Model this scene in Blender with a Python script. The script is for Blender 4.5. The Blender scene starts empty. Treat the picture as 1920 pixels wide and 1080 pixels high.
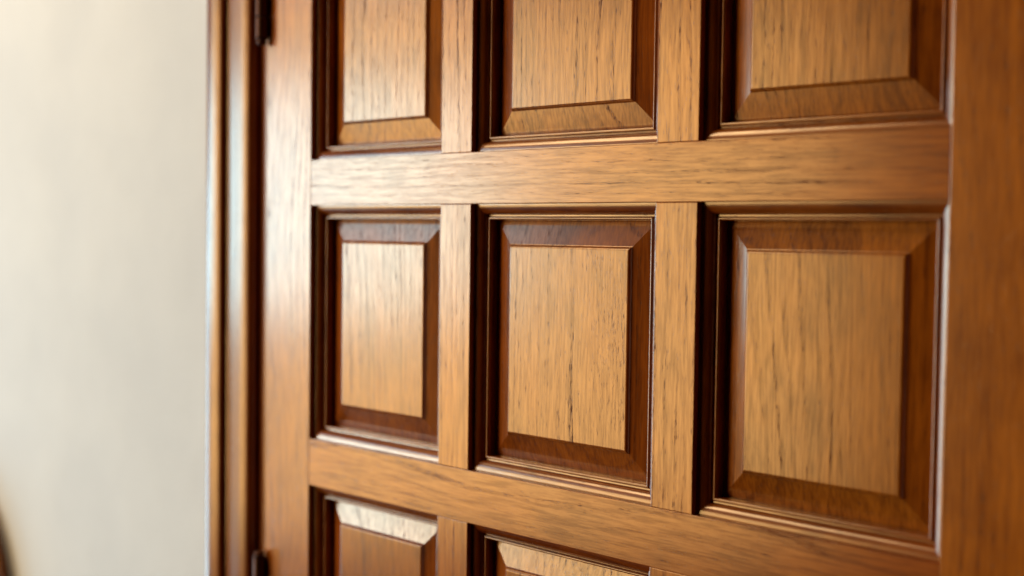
import bpy, bmesh, math, random
from mathutils import Matrix, Vector
random.seed(4)
sc = bpy.context.scene
C = sc.collection
MM = 0.001
Z0 = 1.25            # height of the underside of the upper visible rail (m)

# ------------------------------------------------------------------ materials
def new_mat(name):
    m = bpy.data.materials.new(name); m.use_nodes = True
    nt = m.node_tree
    for n in list(nt.nodes): nt.nodes.remove(n)
    out = nt.nodes.new('ShaderNodeOutputMaterial')
    bs = nt.nodes.new('ShaderNodeBsdfPrincipled')
    nt.links.new(bs.outputs[0], out.inputs[0])
    return m, nt, bs

class G:
    """tiny helper to write node graphs"""
    def __init__(s, nt): s.nt = nt
    def n(s, t, **k):
        x = s.nt.nodes.new(t)
        for a, b in k.items(): setattr(x, a, b)
        return x
    def put(s, sock, v):
        if isinstance(v, bpy.types.NodeSocket): s.nt.links.new(v, sock)
        else: sock.default_value = v
    def math(s, op, a, b=0.0, c=None, clamp=False):
        x = s.n('ShaderNodeMath', operation=op); x.use_clamp = clamp
        s.put(x.inputs[0], a); s.put(x.inputs[1], b)
        if c is not None: s.put(x.inputs[2], c)
        return x.outputs[0]
    def vmath(s, op, a, b):
        x = s.n('ShaderNodeVectorMath', operation=op)
        s.put(x.inputs[0], a); s.put(x.inputs[1], b)
        return x.outputs[0]
    def noise(s, vec, scale=1.0, detail=2.0, rough=0.5, dist=0.0):
        x = s.n('ShaderNodeTexNoise'); x.noise_dimensions = '3D'
        s.put(x.inputs['Vector'], vec); x.inputs['Scale'].default_value = scale
        x.inputs['Detail'].default_value = detail; x.inputs['Roughness'].default_value = rough
        x.inputs['Distortion'].default_value = dist
        return x.outputs['Fac']
    def comb(s, x, y, z):
        k = s.n('ShaderNodeCombineXYZ')
        s.put(k.inputs[0], x); s.put(k.inputs[1], y); s.put(k.inputs[2], z)
        return k.outputs[0]
    def ss(s, v, a, b, lo=0.0, hi=1.0):
        x = s.n('ShaderNodeMapRange', interpolation_type='SMOOTHSTEP')
        s.put(x.inputs[0], v); s.put(x.inputs[1], a); s.put(x.inputs[2], b)
        s.put(x.inputs[3], lo); s.put(x.inputs[4], hi)
        return x.outputs[0]
    def mix(s, f, a, b, mode='MIX'):
        x = s.n('ShaderNodeMix', data_type='RGBA', blend_type=mode)
        s.put(x.inputs[0], f); s.put(x.inputs[6], a); s.put(x.inputs[7], b)
        return x.outputs[2]

def wood(name, grain, light=(.49, .125, .0085, 1), dark=(.205, .039, .0024, 1), ring_pitch=6.0,
         pore=1.0, rough=.21, swirl=1.0, bump=.12, coat=.0):
    """varnished oak: growth bands, ring-clustered open pores, fine fibre; grain = 'X' or 'Z' axis"""
    m, nt, bs = new_mat(name); g = G(nt)
    tc = g.n('ShaderNodeTexCoord'); oi = g.n('ShaderNodeObjectInfo')
    off = g.vmath('MULTIPLY', g.comb(oi.outputs['Random'], oi.outputs['Random'], oi.outputs['Random']), (3700., 1900., 5300.))
    p = g.vmath('MULTIPLY', tc.outputs['Object'], (1000., 1000., 1000.))   # millimetres
    sp = g.n('ShaderNodeSeparateXYZ'); g.put(sp.inputs[0], p)
    so = g.n('ShaderNodeSeparateXYZ'); g.put(so.inputs[0], off)
    if grain == 'Z': across, along = sp.outputs[0], sp.outputs[2]
    else:            across, along = sp.outputs[2], sp.outputs[0]
    depth = sp.outputs[1]
    u = g.math('ADD', across, so.outputs[0]); v = g.math('ADD', along, so.outputs[2]); w = g.math('ADD', depth, so.outputs[1])
    # plain-sawn board: rings are circles about a pith that wanders behind the face, so the face shows arches
    rnd = oi.outputs['Random']
    def hsh(k): return g.math('FRACT', g.math('MULTIPLY', rnd, k))
    wv = g.noise(g.comb(g.math('MULTIPLY', u, 1/60.), g.math('MULTIPLY', w, 1/60.), g.math('MULTIPLY', v, 1/230.)), 1, 2)
    warp = g.math('MULTIPLY', g.math('SUBTRACT', wv, .5), 13. * swirl)
    sgn = g.math('SUBTRACT', g.math('MULTIPLY', g.math('GREATER_THAN', hsh(53.9), .5), 2.), 1.)
    pith = g.math('MULTIPLY', sgn, g.math('ADD', 38., g.math('MULTIPLY', hsh(37.7), 75.)))
    back = g.math('ADD', g.math('ADD', 16., g.math('MULTIPLY', hsh(91.3), 30.)), g.math('MULTIPLY', g.noise(g.comb(g.math('MULTIPLY', v, 1/520.), 4.7, 1.3), 1, 1), 70.))
    back = g.math('ADD', back, depth)
    du = g.math('SUBTRACT', g.math('ADD', across, warp), pith)
    uw = g.math('SQRT', g.math('ADD', g.math('MULTIPLY', du, du), g.math('MULTIPLY', back, back)))
    wob = g.noise(g.comb(g.math('MULTIPLY', u, 1/9.), g.math('MULTIPLY', w, 1/9.), g.math('MULTIPLY', v, 1/60.)), 1, 2)
    ph = g.math('ADD', g.math('DIVIDE', uw, ring_pitch), g.math('MULTIPLY', g.noise(g.comb(g.math('MULTIPLY', uw, 1/22.), 3.1, 0.), 1, 1), 1.6))
    ph = g.math('ADD', ph, g.math('MULTIPLY', wob, .35))
    fr = g.math('FRACT', ph)
    early = g.math('MULTIPLY', g.ss(fr, 0., .08), g.ss(fr, .48, .16))
    ringid = g.math('FLOOR', ph)
    rr = g.n('ShaderNodeTexWhiteNoise', noise_dimensions='1D'); g.put(rr.inputs['W'], ringid)
    ringstr = g.ss(rr.outputs['Value'], .0, .9, .42, .86)
    # vessels (pores): short dark dashes along the grain
    us = g.math('ADD', u, g.math('MULTIPLY', warp, .985))
    p1 = g.noise(g.comb(g.math('MULTIPLY', us, 1/.7), g.math('MULTIPLY', w, 1/1.2), g.math('MULTIPLY', v, 1/10.)), 1, 1.5, .5)
    p2 = g.noise(g.comb(g.math('MULTIPLY', us, 1/.55), g.math('MULTIPLY', w, 1/1.1), g.math('MULTIPLY', v, 1/5.5)), 1, 1., .5)
    patch = g.ss(g.noise(g.comb(g.math('MULTIPLY', u, 1/24.), g.math('MULTIPLY', w, 1/30.), g.math('MULTIPLY', v, 1/85.)), 1, 2), .34, .66, .42, 1.)
    e1 = g.math('MULTIPLY', g.math('MULTIPLY', early, ringstr), patch)
    th1 = g.math('SUBTRACT', .70, g.math('MULTIPLY', e1, .185))
    m1 = g.ss(p1, th1, g.math('ADD', th1, .085))
    th2 = g.math('SUBTRACT', .69, g.math('MULTIPLY', e1, .165))
    m2 = g.ss(p2, th2, g.math('ADD', th2, .08))
    por = g.math('MULTIPLY', g.math('MAXIMUM', m1, g.math('MULTIPLY', m2, .7)), pore, clamp=True)
    # fibre and colour drift
    fib = g.noise(g.comb(g.math('MULTIPLY', us, 1/1.6), g.math('MULTIPLY', w, 1/2.), g.math('MULTIPLY', v, 1/26.)), 1, 3, .6)
    drift = g.noise(g.comb(g.math('MULTIPLY', uw, 1/9.), g.math('MULTIPLY', w, 1/40.), g.math('MULTIPLY', v, 1/170.)), 1, 3, .55)
    blot = g.noise(g.comb(g.math('MULTIPLY', u, 1/45.), g.math('MULTIPLY', w, 1/45.), g.math('MULTIPLY', v, 1/60.)), 1, 3, .6)
    f = g.math('ADD', g.math('MULTIPLY', g.ss(fib, .32, .68), .46), g.math('MULTIPLY', g.ss(drift, .3, .7), .34))
    f = g.math('ADD', f, g.math('MULTIPLY', e1, .26))
    f = g.math('ADD', f, g.math('MULTIPLY', g.ss(blot, .38, .70), .30), clamp=True)
    col = g.mix(f, light, dark)
    tint = g.n('ShaderNodeHueSaturation')
    g.put(tint.inputs['Value'], g.math('ADD', .88, g.math('MULTIPLY', oi.outputs['Random'], .24)))
    g.put(tint.inputs['Hue'], g.math('ADD', .495, g.math('MULTIPLY', oi.outputs['Random'], .01)))
    g.put(tint.inputs['Color'], col)
    col = g.mix(g.math('MULTIPLY', por, .70), tint.outputs[0], (.055, .014, .005, 1))
    g.put(bs.inputs['Base Color'], col)
    r = g.math('ADD', rough, g.math('MULTIPLY', g.math('SUBTRACT', fib, .5), .10))
    r = g.math('ADD', r, g.math('MULTIPLY', por, .15))
    g.put(bs.inputs['Roughness'], r)
    bs.inputs['IOR'].default_value = 1.55
    g.put(bs.inputs['Specular IOR Level'], g.math('MAXIMUM', g.math('SUBTRACT', g.math('SUBTRACT', 1.0, g.math('MULTIPLY', por, .7)), g.math('ADD', g.math('MULTIPLY', g.ss(fib, .3, .7), .30), g.math('MULTIPLY', e1, .20))), .05))
    bs.inputs['Coat Weight'].default_value = coat
    bs.inputs['Specular Tint'].default_value = (1., .87, .70, 1)
    bs.inputs['Coat IOR'].default_value = 1.5
    g.put(bs.inputs['Coat Roughness'], g.math('ADD', .12, g.math('MULTIPLY', fib, .08)))
    bp = g.n('ShaderNodeBump'); bp.inputs['Strength'].default_value = bump; bp.inputs['Distance'].default_value = .0004
    hgt = g.math('ADD', g.math('MULTIPLY', por, -1.), g.math('MULTIPLY', fib, .15))
    g.put(bp.inputs['Height'], hgt); g.put(bs.inputs['Normal'], bp.outputs[0])
    return m

MW_V = wood('oak_upright_grain', 'Z')
MW_H = wood('oak_level_grain', 'X', ring_pitch=4.6, pore=.72, swirl=.6)
MW_P = wood('oak_panel_grain', 'Z', light=(.45, .124, .0100, 1), dark=(.155, .034, .0028, 1), ring_pitch=5.2, pore=1., swirl=1.15)
MM_V = wood('oak_moulding_upright', 'Z', light=(.36, .088, .006, 1), dark=(.14, .025, .0016, 1), pore=.9, rough=.25, bump=.04)
MM_H = wood('oak_moulding_level', 'X', light=(.36, .088, .006, 1), dark=(.14, .025, .0016, 1), pore=.9, rough=.25, bump=.04, coat=.7)
MF_V = wood('frame_wood_upright', 'Z', light=(.30, .072, .007, 1), dark=(.17, .034, .003, 1), pore=.5, rough=.22, bump=.0)
MF_H = wood('frame_wood_level', 'X', light=(.30, .072, .007, 1), dark=(.17, .034, .003, 1), pore=.5, rough=.22, bump=.0)

def metal():
    m, nt, bs = new_mat('dark_bronze'); g = G(nt)
    tc = g.n('ShaderNodeTexCoord')
    n = g.noise(tc.outputs['Object'], 180, 4, .6)
    g.put(bs.inputs['Base Color'], g.mix(n, (.06, .022, .012, 1), (.13, .05, .024, 1)))
    bs.inputs['Metallic'].default_value = .85
    g.put(bs.inputs['Roughness'], g.math('ADD', .42, g.math('MULTIPLY', n, .2)))
    return m
M_METAL = metal()

def plaster():
    m, nt, bs = new_mat('painted_plaster'); g = G(nt)
    tc = g.n('ShaderNodeTexCoord')
    n1 = g.noise(tc.outputs['Object'], 7, 4, .55)
    n2 = g.noise(tc.outputs['Object'], 260, 4, .6)
    c = g.mix(g.ss(n1, .3, .7), (.735, .795, .89, 1), (.79, .85, .94, 1))
    g.put(bs.inputs['Base Color'], c)
    bs.inputs['Roughness'].default_value = .75
    bs.inputs['Specular IOR Level'].default_value = .25
    bp = g.n('ShaderNodeBump'); bp.inputs['Strength'].default_value = .6; bp.inputs['Distance'].default_value = .0012
    g.put(bp.inputs['Height'], g.math('ADD', n2, g.math('MULTIPLY', n1, 2.)))
    g.put(bs.inputs['Normal'], bp.outputs[0])
    return m
M_WALL = plaster()

# ------------------------------------------------------------------ mesh helpers
def link(name, bm, mats, parent=None, loc=(0, 0, 0), bevel=0.0, smooth=False):
    bmesh.ops.recalc_face_normals(bm, faces=bm.faces)
    me = bpy.data.meshes.new(name); bm.to_mesh(me); bm.free()
    for m in (mats if isinstance(mats, (list, tuple)) else [mats]): me.materials.append(m)
    o = bpy.data.objects.new(name, me); C.objects.link(o)
    o.location = loc
    if parent: o.parent = parent
    if bevel:
        b = o.modifiers.new('edge', 'BEVEL'); b.width = bevel; b.segments = 3; b.limit_method = 'ANGLE'
        b.angle_limit = math.radians(40); b.harden_normals = False
    if smooth:
        for f in me.polygons: f.use_smooth = True
        try: me.set_sharp_from_angle(angle=math.radians(38))
        except Exception: pass
    return o

def box(bm, x0, x1, y0, y1, z0, z1, mat=0):
    v = [bm.verts.new((x*MM, y*MM, z*MM)) for x in (x0, x1) for y in (y0, y1) for z in (z0, z1)]
    for idx in ((0,1,3,2), (4,6,7,5), (0,4,5,1), (2,3,7,6), (0,2,6,4), (1,5,7,3)):
        f = bm.faces.new([v[i] for i in idx]); f.material_index = mat

def thing(name, label, cat, loc=(0, 0, 0), group=None):
    o = bpy.data.objects.new(name, None); C.objects.link(o); o.location = loc
    o.empty_display_size = .05
    o['label'] = label; o['category'] = cat; o['kind'] = 'thing'
    if group: o['group'] = group
    return o

# ------------------------------------------------------------------ door leaf
# local millimetres: x from the left edge of the first panel opening, z from the underside of the upper rail
COLS = [(0, 165.8), (199.6, 375.6), (409.4, 579.0)]
ROWS = [(277.5, 476.5), (38.45, 238), (-199.4, 0), (-438.6, -239.2), (-678, -478.5)]
RAILS = [(238, 277.5), (0, 38.45), (-239.2, -199.4), (-478.5, -438.6)]
XL, XR, ZT, ZB, TH = -64., 646., 596., -1249., 40.
door = thing('door', 'brown varnished oak door with rows of square raised panels, hung beside the pale wall', 'door', (XL*MM, 0, Z0))
DO = Vector((-XL*MM, 0, 0))          # the door Empty stands at the hinge edge

def bar(name, x0, x1, z0, z1, mat, y0=0.):
    cx, cz = (x0+x1)/2, (z0+z1)/2
    bm = bmesh.new(); box(bm, x0-cx, x1-cx, y0, TH, z0-cz, z1-cz)
    return link(name, bm, mat, door, (cx*MM+DO.x, 0, cz*MM), bevel=.0005)
bar('stile', XL, -.06, ZB, ZT, MW_V)
bar('stile', 579.06, XR, ZB, ZT, MW_V)
bar('rail', 0, 579, 476.5, ZT, MW_H)
for a, b in RAILS: bar('rail', 0, 579, a, b, MW_H, .12)
bar('rail', 0, 579, ZB, -678, MW_H)
for a, b in ROWS:
    for i in range(2): bar('mullion', COLS[i][1], COLS[i+1][0], a+.05, b-.05, MW_V, .2)

def arc(cx, cy, rx, ry, a0, a1, n):
    return [(cx+rx*math.cos(math.radians(a0+(a1-a0)*i/n)), cy+ry*math.sin(math.radians(a0+(a1-a0)*i/n))) for i in range(n+1)]
# moulding profile (t = inward from the opening's edge, d = depth behind the door's face)
PROF = [(.05, 4.6), (.9, 4.6)] + arc(-.56, 10.63, 8.38, 6.12, -80, -4, 11) + [(7.9, 11.0), (8.9, 11.1)] \
     + arc(10.3, 10.5, 1.25, 1.35, 188, 360, 9) + [(11.7, 12.2), (11.8, 17.5)]

def ring_pts(t, d, w, h): return [(-w/2+t, d, -h/2+t), (w/2-t, d, -h/2+t), (w/2-t, d, h/2-t), (-w/2+t, d, h/2-t)]

def moulding(w, h):
    bm = bmesh.new(); rows = []
    for side in range(4):                     # four mitred lengths, own vertices at the mitre
        a, b = side, (side+1) % 4
        loops = [(ring_pts(t, d, w, h)[a], ring_pts(t, d, w, h)[b]) for t, d in PROF]
        vs = [[bm.verts.new([c*MM for c in q]) for q in pr] for pr in loops]
        for k in range(len(vs)-1):
            f = bm.faces.new((vs[k][0], vs[k][1], vs[k+1][1], vs[k+1][0]))
            f.material_index = 0 if side in (0, 2) else 1
    return bm

PP = [(10.5, 18.0), (12.6, 17.3), (29.2, 12.9), (29.6, 12.7)] + [(30.2, 11.6), (30.9, 10.95), (31.5, 10.68), (32.1, 10.6)]
def panel(w, h):
    bm = bmesh.new(); prev = None
    for t, d in PP:
        vs = [bm.verts.new([c*MM for c in q]) for q in ring_pts(t, d, w, h)]
        if prev:
            for i in range(4):
                bm.faces.new((prev[i], prev[(i+1) % 4], vs[(i+1) % 4], vs[i]))
        prev = vs
    bm.faces.new(prev)
    back = [bm.verts.new([c*MM for c in q]) for q in ring_pts(10.5, 30, w, h)]
    bm.faces.new(back[::-1])
    return bm

for (z0, z1) in ROWS:
    for (x0, x1) in COLS:
        w, h = x1-x0, z1-z0
        loc = ((x0+x1)/2*MM+DO.x, 0, (z0+z1)/2*MM)
        link('raised_panel', panel(w, h), MW_P, door, loc, bevel=.0003)
        bm = moulding(w, h)
        link('panel_moulding', bm, [MM_H, MM_V], door, loc, smooth=True)

# ------------------------------------------------------------------ hinges (knuckle on the hinge edge)
def lathe(bm, prof, cx, cy, n=28):
    rings = []
    for r, z in prof:
        rings.append([bm.verts.new(((cx+r*math.cos(2*math.pi*i/n))*MM, (cy+r*math.sin(2*math.pi*i/n))*MM, z*MM)) for i in range(n)])
    for a, b in zip(rings, rings[1:]):
        for i in range(n): bm.faces.new((a[i], a[(i+1) % n], b[(i+1) % n], b[i]))
    bm.faces.new(rings[0][::-1]); bm.faces.new(rings[-1])

def hinge(zb):
    """zb = lowest point of the hinge, door millimetres; 118 mm tall"""
    bx, by = -66.5, -5.0
    loc = (bx*MM+DO.x, by*MM, zb*MM)
    h = None
    bm = bmesh.new(); box(bm, 0.2, 1.9, 1.5, 34, 12, 106)
    h = link('hinge', bm, M_METAL, door, loc, bevel=.0003)
    segs = [(12, 30), (30.7, 48.7), (49.4, 68.6), (69.3, 87.3), (88, 106)]
    for a, b in segs:
        bm = bmesh.new()
        lathe(bm, [(4.6, a), (5.3, a+.8), (5.3, b-.8), (4.6, b)], 0, 0)
        link('knuckle', bm, M_METAL, h, smooth=True)
    for s, base in ((-1, 11.6), (1, 106.4)):
        bm = bmesh.new()
        pr = [(4.0, 0), (5.6, .6), (5.6, 2.4), (3.6, 3.2), (3.4, 4.2), (4.6, 5.4), (5.0, 7.2), (4.4, 9.2), (2.6, 10.8), (.5, 11.5)]
        lathe(bm, [(r, base+s*z*.55) for r, z in pr], 0, 0)
        link('finial', bm, M_METAL, h, smooth=True)
    return h
hinge(135.0)
hinge(-302.0-118)
hinge(-1050.0)

# ------------------------------------------------------------------ door frame (architrave + jamb)
frame = thing('door_surround', 'glossy brown moulded wooden frame standing between the pale wall and the panelled door', 'door frame', (-90*MM, 8*MM, Z0+ZB*MM))
FO = Vector((90*MM, -8*MM, -ZB*MM))
def local(x, y, z): return (x*MM+FO.x, y*MM+FO.y, z*MM+FO.z)
# profile across the architrave: s = distance outwards from the inner edge, y as in the room
AP = [(0, 8), (0, .8), (.5, -.3), (1.6, -1.1), (5, -2.0), (9.0, -2.75), (11.5, -2.9), (16, -2.95), (24, -2.98), (31, -2.95), (33.2, -2.9), (34.0, -3.2)] \
   + [(35.0, -5.6), (36.2, -7.4), (38.5, -8.5), (43, -9.3), (48, -9.9), (53, -10.1), (57, -9.7), (60, -8.4), (62, -6.0), (63, -2.5), (63, 8)]
def leg(side):
    bm = bmesh.new()
    xi = -90. if side < 0 else XR+26
    bot = []; top = []
    for s, y in AP:
        x = xi+side*s
        bot.append(bm.verts.new(local(x, y, ZB))); top.append(bm.verts.new(local(x, y, ZT+26+s)))
    n = len(AP)
    for i in range(n-1): bm.faces.new((bot[i], bot[i+1], top[i+1], top[i]))
    bm.faces.new((bot[-1], bot[0], top[0], top[-1]))
    bm.faces.new(bot); 
    return link('architrave', bm, MF_V, frame, smooth=True)
leg(-1); leg(1)
bm = bmesh.new(); Lv = []; Rv = []
for s, y in AP:
    Lv.append(bm.verts.new(local(-90-s, y, ZT+26+s-.01))); Rv.append(bm.verts.new(local(XR+26+s, y, ZT+26+s-.01)))
for i in range(len(AP)-1): bm.faces.new((Lv[i], Lv[i+1], Rv[i+1], Rv[i]))
link('architrave', bm, MF_H, frame, smooth=True)
def jamb(x0, x1, z0, z1, y0, y1, m):
    bm = bmesh.new()
    a = local(x0, y0, z0); b = local(x1, y1, z1)
    box(bm, a[0]/MM, b[0]/MM, a[1]/MM, b[1]/MM, a[2]/MM, b[2]/MM)
    return link('jamb', bm, m, frame, bevel=.0006)
jamb(-100, -67.2, ZB, ZT+3, 8.3, 120, MF_V)
jamb(XR+3.2, XR+36, ZB, ZT+3, 8.3, 120, MF_V)
jamb(-100, XR+36, ZT+3.2, ZT+36, 8.3, 120, MF_H)
def stop(x0, x1, z0, z1, m):
    bm = bmesh.new()
    a = local(x0, 44, z0); b = local(x1, 70, z1)
    box(bm, a[0]/MM, b[0]/MM, a[1]/MM, b[1]/MM, a[2]/MM, b[2]/MM)
    link('door_stop', bm, m, frame, bevel=.0006)
stop(-67.1, -52, ZB, ZT-12, MF_V); stop(XR-12, XR+3.1, ZB, ZT-12, MF_V); stop(-67.1, XR+3.1, ZT-11.8, ZT+3.1, MF_H)

# ------------------------------------------------------------------ wall (with the doorway cut out)
bm = bmesh.new()
xs = [-2600, -95, XR+31, 2200]; zs = [ZB, ZT+31, 1300]
grid = {}
for i, x in enumerate(xs):
    for k, z in enumerate(zs): grid[i, k] = bm.verts.new((x*MM, 8*MM, Z0+z*MM))
for i in range(3):
    for k in range(2):
        if (i, k) == (1, 0): continue
        bm.faces.new((grid[i, k], grid[i+1, k], grid[i+1, k+1], grid[i, k+1]))
wall = link('wall', bm, M_WALL)
wall['kind'] = 'structure'

# ------------------------------------------------------------------ chair against the wall (only its rounded back enters the frame)
chair = thing('chair', 'blurred dark brown wooden chair with rounded backrest against the pale wall, lower left corner', 'chair', (-.780, .004, Z0+ZB*MM))
bm = bmesh.new()
zc, rr_ = 752., 190.
outl = [(-150, 452), (150, 452)] + [(rr_*math.cos(math.radians(a)), zc+rr_*math.sin(math.radians(a))) for a in range(0, 181, 6)]
fr_ = [bm.verts.new((x*MM, -24*MM, z*MM)) for x, z in outl]; bk_ = [bm.verts.new((x*MM, 0, z*MM)) for x, z in outl]
bm.faces.new(fr_); bm.faces.new(bk_[::-1])
for i in range(len(outl)): bm.faces.new((fr_[i], fr_[i-1], bk_[i-1], bk_[i]))
link('backrest', bm, MF_V, chair, bevel=.008)
bm = bmesh.new(); box(bm, -200, 200, -420, 0, 425, 451); link('seat', bm, MF_H, chair, bevel=.008)
for lx in (-165, 165):
    for ly in (-385, -30):
        bm = bmesh.new()
        vs = [[bm.verts.new(((lx+sx*r)*MM, (ly+sy*r)*MM, z*MM)) for sx, sy in ((-1, -1), (1, -1), (1, 1), (-1, 1))] for r, z in ((14, 0), (20, 424))]
        bm.faces.new(vs[0][::-1]); bm.faces.new(vs[1])
        for i in range(4): bm.faces.new((vs[0][i], vs[0][(i+1) % 4], vs[1][(i+1) % 4], vs[1][i]))
        link('leg', bm, MF_V, chair, bevel=.003)

# ------------------------------------------------------------------ camera (solved from the photograph's lines)
cam = bpy.data.cameras.new('camera'); co = bpy.data.objects.new('camera', cam); C.objects.link(co)
cam.sensor_width = 36; cam.lens = 2488.778/1920*36
cam.clip_start = .01; cam.clip_end = 50
rx, ry, rz = 1.529, -0.013, 0.789
R = Matrix(((0.70449578, -0.03880305, 0.70864661), (0.70958911, 0.02022213, -0.70432547), (0.01299963, 0.99904224, 0.04178063)))
M = R.to_4x4(); M.translation = Vector((923.247*MM, -674.807*MM, Z0-20.827*MM))
co.matrix_world = M
cam.dof.use_dof = True; cam.dof.focus_distance = .905; cam.dof.aperture_fstop = 3.3; cam.dof.aperture_blades = 0
sc.camera = co

# ------------------------------------------------------------------ light: a window off to the left, added area lights, warm dim room
def area(name, loc, target, sx, sy, power, col):
    l = bpy.data.lights.new(name, 'AREA'); l.shape = 'RECTANGLE'; l.size = sx; l.size_y = sy
    l.energy = power; l.color = col
    o = bpy.data.objects.new(name, l); C.objects.link(o)
    o.location = loc
    o.rotation_euler = (Vector(target)-Vector(loc)).to_track_quat('-Z', 'Y').to_euler()
    return o
def wdir(deg, dist, z):
    a = math.radians(deg); return (-.03-math.sin(a)*dist, -math.cos(a)*dist, Z0+z)
area('window_light', wdir(56.0, 4.0, .10), (0, 0, Z0), 1.7, .88, 43, (.38, .78, 1.))
area('warm_wide_light', wdir(40.4, 3.6, -.14), (.15, 0, Z0-.1), 2.0, 1.94, 77, (1., .635, .25))  # added wide warm light, gives the panel fields their golden sheen
area('bevel_top_fill', wdir(53, 3.8, 1.30), (.05, 0, Z0-.2), .9, .75, 11, (.6, .84, 1.))  # added bluish fill from above, lifts the upward-facing bevels
area('side_cool_fill', wdir(75, 4.8, -.9), (0, 0, Z0-.2), 1.9, 2.2, 110, (.56, .84, 1.))  # added cool light low at the left, rakes mouldings and cools the wall
area('warm_top_fill', (-.80, -.8, Z0+1.25), (-.38, 0, Z0+.5), .7, .7, 15, (1., .68, .36))  # added warm fill, tints the upper part of the wall
w = bpy.data.worlds.new('World'); sc.world = w; w.use_nodes = True
w.node_tree.nodes['Background'].inputs[0].default_value = (1., .42, .2, 1)
w.node_tree.nodes['Background'].inputs[1].default_value = .006

sc.view_settings.view_transform = 'Standard'; sc.view_settings.look = 'None'
sc.view_settings.exposure = 0; sc.view_settings.gamma = 1
sc.cycles.use_denoising = True
sc.cycles.denoiser = 'OPENIMAGEDENOISE'; sc.cycles.denoising_input_passes = 'RGB_ALBEDO_NORMAL'; sc.cycles.denoising_prefilter = 'ACCURATE'
sc.cycles.max_bounces = 6
sc.cycles.sample_clamp_direct = 3.0; sc.cycles.sample_clamp_indirect = 2.0
sc.cycles.use_adaptive_sampling = False
